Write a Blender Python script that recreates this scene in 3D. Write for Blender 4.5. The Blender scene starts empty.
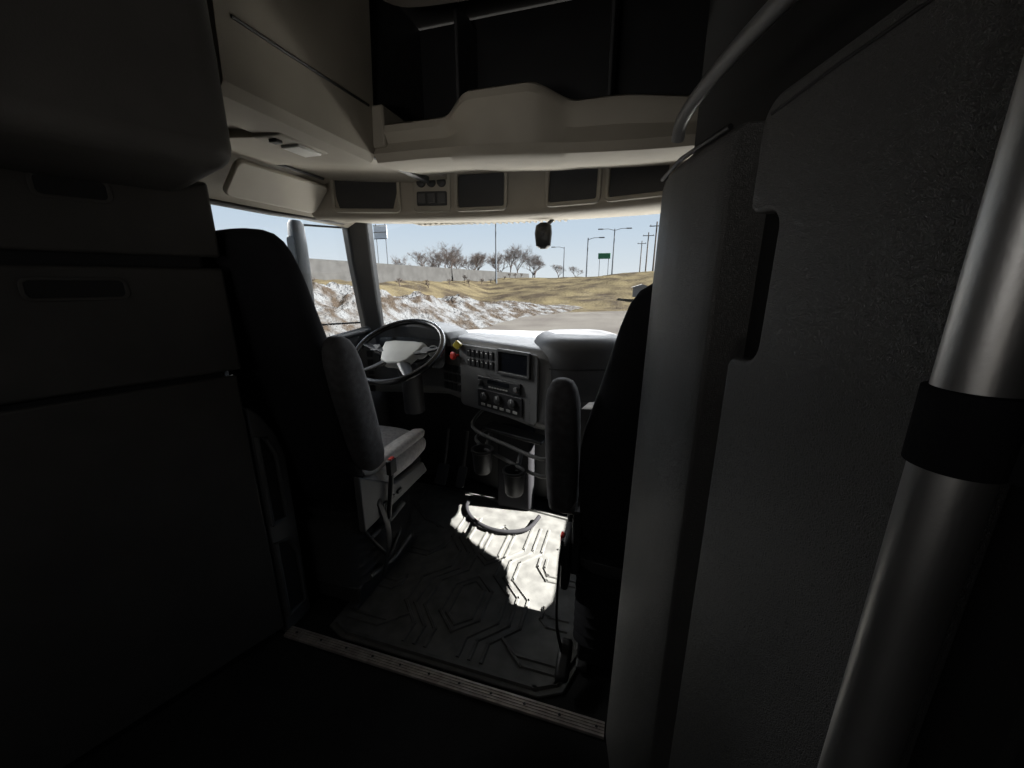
import bpy, bmesh, math, random
from mathutils import Vector, Matrix, noise
random.seed(7)
C = bpy.context.scene.collection
sc = bpy.context.scene
sc.view_settings.view_transform = 'Standard'
sc.view_settings.look = 'None'
sc.view_settings.exposure = 0.0

# ---------------------------------------------------------------- materials
def mat(name, col, rough=0.5, metal=0.0, bump=0.0, bscale=200.0, col2=None, cscale=8.0, spec=0.5, voro=False, detail=3.0, bdist=0.002, contrast=(0.35, 0.65)):
    m = bpy.data.materials.new(name); m.use_nodes = True
    nt = m.node_tree; N = nt.nodes; L = nt.links
    b = N['Principled BSDF']
    b.inputs['Roughness'].default_value = rough
    b.inputs['Metallic'].default_value = metal
    b.inputs['Specular IOR Level'].default_value = spec
    tc = N.new('ShaderNodeTexCoord')
    if col2 is None:
        col2 = tuple(c*0.8 for c in col)
    nz = N.new('ShaderNodeTexNoise'); nz.inputs['Scale'].default_value = cscale; nz.inputs['Detail'].default_value = detail
    L.new(tc.outputs['Object'], nz.inputs['Vector'])
    cr = N.new('ShaderNodeValToRGB')
    cr.color_ramp.elements[0].position = contrast[0]; cr.color_ramp.elements[1].position = contrast[1]
    cr.color_ramp.elements[0].color = (*col, 1); cr.color_ramp.elements[1].color = (*col2, 1)
    L.new(nz.outputs['Fac'], cr.inputs['Fac']); L.new(cr.outputs['Color'], b.inputs['Base Color'])
    if bump > 0:
        bp = N.new('ShaderNodeBump'); bp.inputs['Strength'].default_value = bump; bp.inputs['Distance'].default_value = bdist
        if voro:
            t = N.new('ShaderNodeTexVoronoi'); t.feature = 'DISTANCE_TO_EDGE'; t.inputs['Scale'].default_value = bscale
            n2 = N.new('ShaderNodeTexNoise'); n2.inputs['Scale'].default_value = bscale*0.4
            mx = N.new('ShaderNodeMixRGB'); mx.inputs['Fac'].default_value = 0.03
            L.new(tc.outputs['Object'], n2.inputs['Vector']); L.new(tc.outputs['Object'], mx.inputs['Color1']); L.new(n2.outputs['Color'], mx.inputs['Color2'])
            L.new(mx.outputs['Color'], t.inputs['Vector'])
            r2 = N.new('ShaderNodeMapRange'); r2.inputs['From Max'].default_value = 0.25
            L.new(t.outputs['Distance'], r2.inputs['Value']); L.new(r2.outputs['Result'], bp.inputs['Height'])
        else:
            t = N.new('ShaderNodeTexNoise'); t.inputs['Scale'].default_value = bscale; t.inputs['Detail'].default_value = 4
            L.new(tc.outputs['Object'], t.inputs['Vector']); L.new(t.outputs['Fac'], bp.inputs['Height'])
        L.new(bp.outputs['Normal'], b.inputs['Normal'])
    return m

M_beige = mat('beige_moulded_plastic', (.37, .335, .275), .65, bump=.25, bscale=400, cscale=3)
M_beige2 = mat('beige_vinyl_pad', (.41, .375, .31), .6, bump=.3, bscale=500, cscale=3)
M_grey = mat('grey_plastic', (.09, .09, .09), .5, bump=.2, bscale=500)
M_dgrey = mat('charcoal_plastic', (.038, .038, .039), .5, bump=.2, bscale=400)
M_black = mat('black_plastic', (.014, .014, .015), .45)
M_gloss = mat('gloss_black_plastic', (.012, .012, .012), .25)
M_cab = mat('dark_laminate', (.052, .049, .045), .6, bump=.2, bscale=300)
M_leather = mat('grained_grey_vinyl', (.116, .114, .110), .40, bump=.8, bscale=250, voro=True, bdist=.0013, cscale=5, spec=.5)
M_dash = mat('grey_dash_plastic', (.11, .11, .11), .45, bump=.2, bscale=500)
M_dashtop = mat('dash_top_plastic', (.07, .07, .073), .55, bump=.3, bscale=400, spec=.35)
M_fab = mat('black_seat_fabric', (.017, .017, .019), .95, bump=.4, bscale=300, spec=.1)
M_fabg = mat('grey_seat_fabric', (.52, .50, .485), .95, bump=.5, bscale=250, col2=(.40, .385, .375), cscale=60, spec=.2)  # grey fabric, lightened to stand in for direct light on the driver cushion
M_arm = mat('grey_armrest_fabric', (.065, .063, .066), .9, bump=.5, bscale=300, col2=(.045, .044, .045), cscale=40, spec=.2)
M_rubber = mat('dusty_rubber', (.095, .095, .09), .6, bump=.25, bscale=150, col2=(.06, .06, .057), cscale=14, spec=.3)
M_carpet = mat('dark_carpet', (.02, .02, .02), 1, bump=1, bscale=350, spec=.05)
M_alu = mat('brushed_aluminium', (.62, .61, .60), .40, metal=.9, bump=.1, bscale=300)
M_alud = mat('worn_aluminium', (.48, .45, .42), .5, metal=.4, col2=(.32, .29, .27), cscale=30)
M_rail = mat('grey_rail_coating', (.2, .2, .2), .4)
M_red = mat('red_plastic', (.5, .03, .02), .4)
M_yel = mat('yellow_plastic', (.6, .47, .05), .4)
M_hub = mat('light_grey_hub', (.36, .36, .34), .45)
M_lens = mat('dome_lens', (.8, .8, .76), .3)
M_white = mat('white_marks', (.6, .6, .6), .5)
M_screen = mat('screen_glass', (.008, .009, .012), .12)
M_void = mat('dark_shell', (.012, .012, .012), .9)
M_snow = mat('dirty_snow', (.066, .068, .071), .95, bump=1.0, bscale=5, col2=(.023, .018, .014), cscale=1.3, detail=15, bdist=.3, contrast=(.41, .60), spec=.03)
M_dirt = mat('dry_grass_dirt', (.048, .040, .024), 1, bump=1, bscale=3, col2=(.017, .0135, .010), cscale=.28, detail=14, bdist=.15, contrast=(.38, .62), spec=.02)
M_pave = mat('pavement', (.050, .047, .043), .95, bump=.4, bscale=20, col2=(.034, .031, .029), cscale=.35, detail=10, spec=.03)
M_conc = mat('concrete_barrier', (.030, .0295, .029), .9, col2=(.022, .0215, .021), cscale=1, spec=.1)
M_bark = mat('bark', (.045, .036, .032), 1, spec=.05)
M_steel = mat('galvanised_steel', (.06, .068, .08), .5, metal=.2)
M_green = mat('green_sign_face', (.01, .13, .05), .5)
M_wood = mat('weathered_wood', (.035, .027, .023), .9)
M_chrome = mat('mirror_housing', (.08, .088, .095), .45)
M_wall = mat('white_siding', (.14, .14, .14), .7)

def glassmat():
    m = bpy.data.materials.new('window_glass'); m.use_nodes = True
    nt = m.node_tree; nt.nodes.clear()
    o = nt.nodes.new('ShaderNodeOutputMaterial'); mx = nt.nodes.new('ShaderNodeMixShader')
    t = nt.nodes.new('ShaderNodeBsdfTransparent'); g = nt.nodes.new('ShaderNodeBsdfGlossy')
    t.inputs['Color'].default_value = (.96, .97, .97, 1); g.inputs['Roughness'].default_value = .02
    mx.inputs['Fac'].default_value = .015
    nt.links.new(t.outputs[0], mx.inputs[1]); nt.links.new(g.outputs[0], mx.inputs[2]); nt.links.new(mx.outputs[0], o.inputs[0])
    return m
M_glass = glassmat()

# ---------------------------------------------------------------- helpers
WORLD = {}
def finish(name, verts, faces, m, parent=None, smooth=True, bevel=0, seg=2, label=None, kind=None):
    verts = [Vector(v) for v in verts]
    mn = Vector([min(v[i] for v in verts) for i in range(3)]); mx = Vector([max(v[i] for v in verts) for i in range(3)])
    c = (mn+mx)/2
    me = bpy.data.meshes.new(name); me.from_pydata([v-c for v in verts], [], faces); me.update()
    bm = bmesh.new(); bm.from_mesh(me)
    bmesh.ops.remove_doubles(bm, verts=bm.verts, dist=1e-5)
    bmesh.ops.recalc_face_normals(bm, faces=bm.faces); bm.to_mesh(me); bm.free()
    me.materials.append(m)
    o = bpy.data.objects.new(name, me); C.objects.link(o)
    if parent is not None:
        o.parent = parent; o.location = c - Vector(WORLD[parent.name])
    else:
        o.location = c
    WORLD[o.name] = tuple(c)
    if bevel > 0:
        b = o.modifiers.new('bevel', 'BEVEL'); b.width = bevel; b.segments = seg; b.limit_method = 'ANGLE'; b.angle_limit = math.radians(35)
    if smooth:
        for p in me.polygons: p.use_smooth = True
        me.set_sharp_from_angle(angle=math.radians(40))
    if label: o['label'] = label
    if kind: o['kind'] = kind
    return o

def thing(name, loc, label, category, group=None, kind=None):
    e = bpy.data.objects.new(name, None); e.empty_display_size = .05; C.objects.link(e)
    e.location = loc; WORLD[e.name] = tuple(loc)
    e['label'] = label; e['category'] = category
    if group: e['group'] = group
    if kind: e['kind'] = kind
    return e

def tag(o, label, category, group=None, kind=None):
    o['label'] = label; o['category'] = category
    if group: o['group'] = group
    if kind: o['kind'] = kind
    return o

def boxvf(c, s, R=None):
    c = Vector(c); vs = []
    for x in (-.5, .5):
        for y in (-.5, .5):
            for z in (-.5, .5):
                v = Vector((x*s[0], y*s[1], z*s[2]))
                if R: v = R @ v
                vs.append(v+c)
    fs = [(0, 1, 3, 2), (4, 6, 7, 5), (0, 4, 5, 1), (2, 3, 7, 6), (0, 2, 6, 4), (1, 5, 7, 3)]
    return vs, fs

def box(name, c, s, m, parent=None, R=None, bevel=.004, **k):
    v, f = boxvf(c, s, R)
    return finish(name, v, f, m, parent, bevel=bevel, **k)

def merge(parts):
    V = []; F = []
    for v, f in parts:
        o = len(V); V += list(v); F += [tuple(i+o for i in g) for g in f]
    return V, F

def prismvf(pts, axis, lo, hi):
    n = len(pts)
    def mk(p, t):
        if axis == 'z': return Vector((p[0], p[1], t))
        if axis == 'x': return Vector((t, p[0], p[1]))
        return Vector((p[0], t, p[1]))
    vs = [mk(p, lo) for p in pts]+[mk(p, hi) for p in pts]
    fs = [tuple(range(n)), tuple(range(n, 2*n))]+[(i, (i+1) % n, n+(i+1) % n, n+i) for i in range(n)]
    return vs, fs

def prism(name, pts, axis, lo, hi, m, parent=None, bevel=.004, **k):
    v, f = prismvf(pts, axis, lo, hi)
    return finish(name, v, f, m, parent, bevel=bevel, **k)

def loftvf(rings, cap=True, closed=True):
    n = len(rings[0]); V = [Vector(p) for r in rings for p in r]; F = []
    for i in range(len(rings)-1):
        for j in range(n if closed else n-1):
            a = i*n+j; b = i*n+(j+1) % n
            F.append((a, b, b+n, a+n))
    if cap:
        F.append(tuple(range(n))); F.append(tuple(range((len(rings)-1)*n, len(rings)*n)))
    return V, F

def loft(name, rings, m, parent=None, cap=True, closed=True, **k):
    v, f = loftvf(rings, cap, closed)
    return finish(name, v, f, m, parent, **k)

def frames(P):
    T = []
    for i in range(len(P)):
        a = P[max(i-1, 0)]; b = P[min(i+1, len(P)-1)]
        T.append((b-a).normalized())
    up = Vector((0, 0, 1)) if abs(T[0].z) < .9 else Vector((1, 0, 0))
    n = T[0].cross(up).normalized(); out = []
    for t in T:
        n = (n - t*n.dot(t)).normalized(); out.append((n, t.cross(n)))
    return out

def tubevf(P, r, seg=12, flat=1.0):
    P = [Vector(p) for p in P]
    rs = r if isinstance(r, (list, tuple)) else [r]*len(P)
    fr = frames(P); rings = []
    for p, (n, b), rr in zip(P, fr, rs):
        rings.append([p+(n*math.cos(2*math.pi*j/seg)+b*math.sin(2*math.pi*j/seg)*flat)*rr for j in range(seg)])
    return loftvf(rings)

def tube(name, P, r, m, parent=None, seg=12, flat=1.0, **k):
    v, f = tubevf(P, r, seg, flat=flat)
    return finish(name, v, f, m, parent, **k)

def smoothpath(P, n=6):
    P = [Vector(p) for p in P]; out = []
    for i in range(len(P)-1):
        p0 = P[max(i-1, 0)]; p1 = P[i]; p2 = P[i+1]; p3 = P[min(i+2, len(P)-1)]
        for t in range(n):
            t = t/n
            out.append(.5*((2*p1)+(-p0+p2)*t+(2*p0-5*p1+4*p2-p3)*t*t+(-p0+3*p1-3*p2+p3)*t**3))
    out.append(P[-1]); return out

def sell(c, a, b, U, V, n=24, e=4.0):
    pts = []
    for i in range(n):
        t = 2*math.pi*i/n; x = math.cos(t); y = math.sin(t)
        x = math.copysign(abs(x)**(2/e), x); y = math.copysign(abs(y)**(2/e), y)
        pts.append(Vector(c)+Vector(U)*x*a+Vector(V)*y*b)
    return pts

def pad(name, secs, U, V, m, parent=None, e=3.5, n=28, **k):
    return loft(name, [sell(c, a, b, U, V, n, e) for c, a, b in secs], m, parent, **k)

def lathevf(c, axis, prof, seg=20):
    axis = Vector(axis).normalized()
    up = Vector((0, 0, 1)) if abs(axis.z) < .9 else Vector((1, 0, 0))
    n = axis.cross(up).normalized(); b = axis.cross(n)
    return loftvf([[Vector(c)+axis*h+(n*math.cos(2*math.pi*j/seg)+b*math.sin(2*math.pi*j/seg))*max(r, 1e-4) for j in range(seg)] for r, h in prof])

def lathe(name, c, axis, prof, m, parent=None, seg=20, **k):
    v, f = lathevf(c, axis, prof, seg)
    return finish(name, v, f, m, parent, **k)

def rrect(w, h, r, n=5):
    pts = []
    for cx, cy, a0 in ((w/2-r, h/2-r, 0), (-w/2+r, h/2-r, 90), (-w/2+r, -h/2+r, 180), (w/2-r, -h/2+r, 270)):
        for i in range(n+1):
            a = math.radians(a0+90*i/n); pts.append((cx+r*math.cos(a), cy+r*math.sin(a)))
    return pts

def plate(name, O, U, V, N, w, h, r, t, m, parent=None, bevel=.002, **k):
    O, U, V, N = map(Vector, (O, U, V, N))
    p = rrect(w, h, r)
    return loft(name, [[O+U*x+V*y+N*d for x, y in p] for d in (0, t)], m, parent, bevel=bevel, **k)

def ring(name, O, U, V, N, w, h, r, bw, t, m, parent=None, bevel=.002, **k):
    O, U, V, N = map(Vector, (O, U, V, N))
    po = rrect(w, h, r); pi = rrect(w-2*bw, h-2*bw, max(r-bw, .003)); n = len(po)
    Vv = []
    for pts, d in ((po, 0), (po, t), (pi, t), (pi, 0)):
        Vv += [O+U*x+V*y+N*d for x, y in pts]
    F = []
    for q in range(4):
        for i in range(n):
            F.append((q*n+i, q*n+(i+1) % n, ((q+1) % 4)*n+(i+1) % n, ((q+1) % 4)*n+i))
    return finish(name, Vv, F, m, parent, bevel=bevel, **k)

def sm(a, b, x):
    t = max(0, min(1, (x-a)/(b-a))); return t*t*(3-2*t)

# ---------------------------------------------------------------- camera
cam = bpy.data.cameras.new('camera'); co = bpy.data.objects.new('camera', cam); C.objects.link(co)
cam.sensor_width = 36; cam.lens = 385/1024*36; cam.clip_start = .02; cam.clip_end = 2000
co.location = (0, 0, 1.4); co.rotation_euler = (math.radians(75), 0, math.radians(16.6)); sc.camera = co

# ---------------------------------------------------------------- room shell
S = 'structure'
prism('floor', [(-1.95, -1.2), (1.0, -1.2), (1.0, .95), (.62, .95), (.62, 2.7), (-1.66, 2.7), (-1.66, .95), (-1.95, .95)], 'z', -.08, 0, M_carpet, bevel=0, kind=S)
box('wall_back', (-.45, -1.22, 1.1), (3.1, .05, 2.6), M_void, bevel=0, kind=S)
v = [prismvf([(.93, 0), (2.62, 0), (2.62, 1.0), (2.19, 1.09), (1.1, 1.05), (.93, 1.05)], 'x', -1.68, -1.62),
     prismvf([(.93, 1.05), (1.1, 1.05), (1.16, 1.70), (.93, 1.70)], 'x', -1.68, -1.62),
     prismvf([(.93, 1.70), (2.16, 1.72), (2.16, 2.42), (.93, 2.42)], 'x', -1.68, -1.62)]
vv, ff = merge(v); finish('wall_left', vv, ff, M_dgrey, bevel=0, kind=S)
box('wall_side', (-1.93, -.15, 1.2), (.04, 2.1, 2.4), M_void, bevel=0, kind=S)
box('wall_divider', (-1.80, .915, 1.2), (.30, .03, 2.4), M_void, bevel=0, kind=S)
v = [prismvf([(-1.2, 0), (2.6, 0), (2.42, .84), (1.78, .82), (1.60, .80), (1.50, .80), (1.42, .84), (1.40, .92), (1.45, 1.00), (1.53, 1.04), (1.61, 1.06), (1.69, 1.10), (1.75, 1.17), (1.80, 1.25), (1.88, 1.36), (1.98, 1.48), (2.14, 1.68), (2.24, 2.42), (-1.2, 2.42)], 'x', .64, .70)]  # unseen window outline shaped so the sun forms the floor patch
vv, ff = merge(v); finish('wall_right', vv, ff, M_void, bevel=0, kind=S)
prism('wall_front', [(-1.66, 0), (.6, 0), (.6, .95), (-1.66, .95)], 'y', 2.66, 2.70, M_void, bevel=0, kind=S)
prism('ceiling', [(-1.97, -1.2), (.70, -1.2), (.70, 2.45), (-1.97, 2.45)], 'z', 2.43, 2.49, M_void, bevel=0, kind=S)
v = loftvf([[(-1.66, 2.02+.14*(1-t), z), (-1.60, 2.0+.14*(1-t), z), (-1.53, 2.10+.09*(1-t), z), (-1.56, 2.20+.06*(1-t), z), (-1.66, 2.22+.04*(1-t), z)] for t, z in ((0, .9), (.3, 1.15), (.7, 1.5), (1, 1.9))])
finish('trim_1', v[0], v[1], M_dgrey, bevel=.012, kind=S)
tube('trim_2', [(-1.60, 1.0, 1.06), (-1.60, 1.6, 1.065), (-1.60, 2.12, 1.10)], .022, M_dgrey, kind=S)
box('window_1', (-1.65, 1.64, 1.39), (.006, 1.06, .68), M_glass, bevel=0, kind=S)
def wsY(x, top):
    u = (x+.5)/1.1
    return (2.40 if top else 2.60) - (.22 if top else .35)*u*u
rings = []
for k in range(13):
    x = -1.6+2.2*k/12
    rings.append([(x, wsY(x, 0), .95), (x, wsY(x, 1), 1.86), (x, wsY(x, 1)+.006, 1.86), (x, wsY(x, 0)+.006, .95)])
loft('window_2', rings, M_glass, kind=S)
v = [boxvf((-.61, .952, .006), (1.27, .046, .012))]
for i in range(4): v.append(boxvf((-.61, .938+.0095*i, .0135), (1.27, .0035, .004)))
vv, ff = merge(v); finish('trim_4', vv, ff, M_alud, bevel=.0008, kind=S)
v = [lathevf((-1.2+.12*i, .952, .0125), (0, 0, 1), [(.005, 0), (.005, .003), (.002, .0045)], 10) for i in range(11)]
vv, ff = merge(v); finish('trim_5', vv, ff, M_black, kind=S)

# ---------------------------------------------------------------- headliner over driver door
hl = thing('headliner', (-1.3, 1.4, 1.8), 'beige moulded headliner panel above the driver door', 'headliner')
prof = [(-.88, 1.868), (-1.0, 1.862), (-1.25, 1.864), (-1.42, 1.87), (-1.50, 1.82), (-1.57, 1.73), (-1.60, 1.695), (-1.615, 1.70), (-1.615, 2.0), (-.88, 2.0)]
loft('shell', [[(x, y, z) for x, z in prof] for y in (1.36, 1.5, 1.7, 2.1)], M_beige, hl, bevel=.01)
prof2 = [(-1.12, 1.845), (-1.25, 1.86), (-1.42, 1.87), (-1.50, 1.82), (-1.57, 1.73), (-1.60, 1.695), (-1.615, 1.70), (-1.615, 2.0), (-1.12, 2.0)]
loft('side_shell', [[(x, y, z) for x, z in prof2] for y in (.94, 1.1, 1.3, 1.37)], M_beige, hl, bevel=.01)
tube('door_seal', [(-1.595, .95, 1.70), (-1.595, 1.5, 1.70), (-1.595, 2.02, 1.72)], .012, M_black, hl)
vz = thing('sun_visor', (-1.5, 1.45, 1.78), 'beige padded side sun visor folded up', 'sun visor')
Vn = Vector((-.13, 0, -.14)).normalized(); Nn = Vector((-.14, 0, .13)).normalized()*-1
plate('visor_pad', (-1.474, 1.45, 1.785), (0, 1, 0), Vn, Nn, .46, .155, .03, .022, M_beige2, vz, bevel=.008)
tube('visor_hinge', [(-1.42, 1.2, 1.862), (-1.42, 1.66, 1.862)], .006, M_dgrey, vz)
dl = thing('dome_light', (-1.03, 1.12, 1.82), 'small rectangular dome light with clear lens', 'light')
box('housing', (-1.06, 1.12, 1.826), (.11, .20, .030), M_beige2, dl, bevel=.010, seg=3)
box('lens', (-1.055, 1.15, 1.810), (.07, .10, .014), M_lens, dl, bevel=.005)
box('switch', (-1.06, 1.055, 1.808), (.03, .025, .012), M_dgrey, dl, bevel=.003)

# ---------------------------------------------------------------- side overhead cabinet
oc = thing('overhead_cabinet', (-1.2, 1.1, 1.84), 'beige moulded overhead cabinet above the driver seat', 'cabinet')
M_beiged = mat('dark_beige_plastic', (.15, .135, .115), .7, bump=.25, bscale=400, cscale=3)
def ocp(xo, y, yo=None):
    yo = yo or y
    return [(-.93, y, 1.845), (-.95, y, 1.82), (-1.0, y+(yo-y)*.3, 1.815), (xo, yo, 1.815+.045*(-1-xo)/.55), (xo, yo, 2.41), (-.90, y, 2.41), (-.915, y, 2.12)]
loft('body', [ocp(-1.11, .80, .875), ocp(-1.11, 1.06), ocp(-1.55, 1.065), ocp(-1.55, 1.2), ocp(-1.55, 1.37)], M_beige, oc, bevel=.012, seg=3)
tube('seam', [(-.921, .84, 1.985), (-.921, 1.0, 1.985), (-.921, 1.34, 1.99)], .004, M_black, oc, seg=6)

# ---------------------------------------------------------------- overhead storage shelf
sh = thing('overhead_shelf', (-.4, 1.45, 1.8), 'beige moulded storage shelf with raised centre lip', 'shelf')
rings = []
N = 60
for k in range(N+1):
    x = -.93+1.15*k/N
    bump = sm(-.66, -.52, x)*(1-sm(-.34, -.20, x))
    top = 1.945+.030*bump-.03*sm(-.1, .2, x)
    out = .085*bump
    bot = 1.815-.035*sm(-.8, .1, x)-.006*bump
    y0 = 1.37-out
    rings.append([(x, 1.75, bot+.05), (x, 1.37-.25*out+.05, bot), (x, 1.37-.3*out+.01, bot+.006), (x, 1.36-.40*out, bot+.03), (x, 1.38-.7*out, (bot+top)/2), (x, y0-.008, top-.035), (x, y0-.004, top-.012), (x, y0+.015, top), (x, y0+.06, top-.006), (x, y0+.08, top-.04), (x, 1.75, top-.05)])
loft('lip', rings, M_beige, sh, bevel=0)
box('back_panel', (-.36, 1.77, 2.15), (1.2, .02, .54), M_black, sh, bevel=.004)
P = smoothpath([(-.90, 1.34, 2.34), (-.78, 1.33, 2.28), (-.6, 1.31, 2.25), (-.4, 1.31, 2.245), (-.2, 1.31, 2.255), (-.03, 1.32, 2.30), (.1, 1.33, 2.36)], 5)
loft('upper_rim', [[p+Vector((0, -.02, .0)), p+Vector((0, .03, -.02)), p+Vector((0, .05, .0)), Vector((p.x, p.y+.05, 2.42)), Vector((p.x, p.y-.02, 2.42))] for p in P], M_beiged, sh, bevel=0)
for xx in (-.68, -.12):
    box('divider', (xx, 1.66, 2.13), (.014, .2, .5), M_dgrey, sh, bevel=.004)
box('end_panel', (.215, 1.5, 2.1), (.03, .6, .6), M_dgrey, sh, bevel=.004)
box('side_panel', (-.945, 1.58, 2.13), (.03, .40, .58), M_dgrey, sh, bevel=.004)
box('liner', (-.37, 1.60, 1.915), (1.1, .30, .012), M_dgrey, sh, bevel=.003)

# ---------------------------------------------------------------- header console
def hY(x): return 1.9-.25*(x+.58)**2
hc = thing('header_console', (-.6, 1.9, 1.7), 'beige header console with dark bins above the windshield', 'header console')
rings = []
for k in range(31):
    x = -1.52+1.74*k/30
    y = hY(x)
    rings.append([(x, y+.02, 1.695), (x, y-.005, 1.71), (x, y-.015, 1.735), (x, y+.0, 1.91), (x, y+.03, 1.935), (x, min(y+.3, wsY(x, 1)-.03), 1.935), (x, wsY(x, 1)-.02, 1.76), (x, wsY(x, 1)-.05, 1.735)])
loft('body', rings, M_beige, hc, bevel=0)
def hframe(xa, xb):
    xm = (xa+xb)/2; y = hY(xm); dy = -.5*(xm+.58)
    U = Vector((1, dy, 0)).normalized(); N = Vector((dy, -1, .07)).normalized(); V = U.cross(N)*-1
    if V.z < 0: V = -V
    return Vector((xm, y-.010, 1.815)), U, V, N
def bin_(xa, xb):
    O, U, V, N = hframe(xa, xb); w = (xb-xa)
    ring('storage_bin', O+N*-.012, U, V, N, w+.035, .185, .028, .018, .030, M_beige2, hc, bevel=.004)
    plate('bin_door', O+N*-.015, U, V, N, w, .15, .014, .018, M_dgrey, hc, bevel=.003)
for a, b in ((-1.42, -1.12), (-.83, -.60), (-.385, -.165), (-.12, .12)):
    bin_(a, b)
O, U, V, N = hframe(-1.05, -.865)
plate('control_panel', O+N*-.012, U, V, N, .185, .18, .02, .022, M_beige2, hc, bevel=.004)
for i, (dx, dz) in enumerate([(-.05, .042), (.0, .042), (.05, .042)]):
    lathe('control_knob', O+U*dx+V*dz, N, [(.022, 0), (.022, .020), (.017, .024), (.001, .024)], M_dgrey, hc)
plate('speaker', O+V*-.03+N*.008, U, V, N, .15, .065, .008, .006, M_dgrey, hc)
for i in range(3):
    plate('switch', O+U*(-.048+.048*i)+V*-.03+N*.013, U, V, N, .038, .045, .004, .006, M_grey, hc)
v = [boxvf((-.8, 2.25, 1.728), (.9, .05, .006))]
for i in range(26):
    x = -1.25+.035*i
    v.append(boxvf((x, wsY(x, 1)-.1, 1.728), (.012, .07, .006)))
vv, ff = merge(v); finish('defrost_strip', vv, ff, M_beige2, hc, bevel=0)
dv = thing('dash_camera', (-.465, 2.2, 1.60), 'black dash camera hanging from the windshield header', 'camera')
pad('body', [((-.475, 2.20, 1.57), .020, .012), ((-.475, 2.195, 1.585), .040, .022), ((-.475, 2.19, 1.65), .047, .026), ((-.475, 2.195, 1.69), .042, .022), ((-.475, 2.2, 1.705), .02, .012)], (1, 0, 0), (0, 1, 0), M_black, dv, e=3)
tube('mount_arm', [(-.46, 2.2, 1.69), (-.44, 2.24, 1.72), (-.43, 2.27, 1.75)], .01, M_black, dv)
lathe('lens', (-.475, 2.168, 1.65), (0, -1, 0), [(.013, 0), (.013, .008), (.001, .008)], M_gloss, dv)

# ---------------------------------------------------------------- dashboard
db = thing('dashboard', (-.6, 2.2, .66), 'grey wraparound truck dashboard angled toward the driver', 'dashboard')
plan = [(-1.60, 1.98), (-1.40, 2.03), (-1.08, 2.08), (-.42, 1.785), (-.355, 1.765), (-.30, 1.78), (-.10, 1.88), (-.04, 1.96), (-.02, 2.1), (-.02, 2.46), (-.5, 2.52), (-1.0, 2.47), (-1.55, 2.18)]
cen = Vector((-.6, 2.3))
def ins(pl, t, dy=0):
    return [((cen.x+(x-cen.x)*(1-t)), (cen.y+(y-cen.y)*(1-t))+(dy if y < 2.15 else 0)) for x, y in pl]
def zlow(x): return .70-.06*sm(-1.1, -.5, x)+.18*sm(-.34, -.1, x)
rings = []
for z, t, dy in ((.66, .08, .07), (.68, .035, .03), (.73, 0, 0), (1.0, 0, .02), (1.045, .012, .03), (1.07, .035, .04), (1.08, .07, .06)):
    rings.append([(x, y, z if z > .8 else z+zlow(x)-.66) for x, y in ins(plan, t, dy)])
loft('body', rings, M_dash, db, bevel=.008)
pad('top_hump', [((-.24, 2.03, .82), .20, .20), ((-.24, 2.03, .87), .235, .235), ((-.24, 2.035, 1.02), .235, .235), ((-.24, 2.04, 1.075), .232, .232), ((-.24, 2.05, 1.105), .22, .22), ((-.24, 2.06, 1.125), .195, .195), ((-.24, 2.06, 1.133), .165, .165), ((-.24, 2.06, 1.128), .14, .14), ((-.24, 2.06, 1.122), .13, .12)], (.93, .37, 0), (-.37, .93, 0), M_dashtop, db, e=3.0, n=48)
hp = [Vector(p) for p in sell((-.24, 2.035, .99), .238, .238, (.93, .37, 0), (-.37, .93, 0), 48, 3.0)]
tube('panel_seam', hp[24:48], .0035, M_black, db, seg=6)
box('glove_box', (.41, 2.30, .72), (.36, .30, .20), M_dash, db, bevel=.03)
prism('lower_panel', [(-1.6, 2.25), (-1.0, 2.3), (-.7, 2.2), (-.3, 2.2), (.3, 2.3), (.58, 2.35), (.58, 2.6), (-1.6, 2.6)], 'z', .02, .68, M_black, db, bevel=.02)
D = Vector((.915, -.404, 0)); Nf = Vector((-.404, -.915, .05)).normalized(); Vf = Vector((0, 0, 1)); Of = Vector((-1.08, 2.083, 0))
def F(s, z, off=.0): return Of+D*s+Vf*z+Nf*off
plate('centre_panel', F(.47, .875, -.004), D, Vf, Nf, .56, .36, .03, .014, M_grey, db, bevel=.004)
ring('display_frame', F(.60, .995, .008), D, Vf, Nf, .22, .135, .014, .016, .018, M_dgrey, db, bevel=.003)
plate('display', F(.60, .995, .009), D, Vf, Nf, .19, .106, .006, .006, M_screen, db, bevel=.001)
for r in range(2):
    for i in range(6):
        plate('rocker_switch', F(.275+.034*i, 1.015-.052*r, .009), D, Vf, Nf, .027, .042, .004, .009, M_black, db, bevel=.002)
        plate('switch_mark', F(.275+.034*i, 1.025-.052*r, .0185), D, Vf, Nf, .010, .006, .002, .001, M_white, db, bevel=0)
plate('radio', F(.50, .865, .009), D, Vf, Nf, .30, .06, .005, .014, M_black, db, bevel=.002)
plate('radio_display', F(.50, .874, .023), D, Vf, Nf, .15, .022, .002, .002, M_screen, db, bevel=0)
for s in (.37, .63):
    lathe('radio_knob', F(s, .865, .022), Nf, [(.014, 0), (.014, .014), (.011, .018), (.001, .018)], M_grey, db)
for i in range(7):
    plate('radio_button', F(.44+.02*i, .846, .023), D, Vf, Nf, .014, .007, .001, .003, M_hub, db, bevel=0)
plate('climate_panel', F(.50, .77, .009), D, Vf, Nf, .32, .105, .008, .010, M_black, db, bevel=.002)
for i in range(3):
    lathe('climate_knob', F(.40+.10*i, .785, .018), Nf, [(.024, 0), (.024, .016), (.019, .02), (.001, .02)], M_dgrey, db)
    plate('knob_mark', F(.40+.10*i, .797, .0385), D, Vf, Nf, .004, .014, .001, .001, M_white, db, bevel=0)
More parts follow.
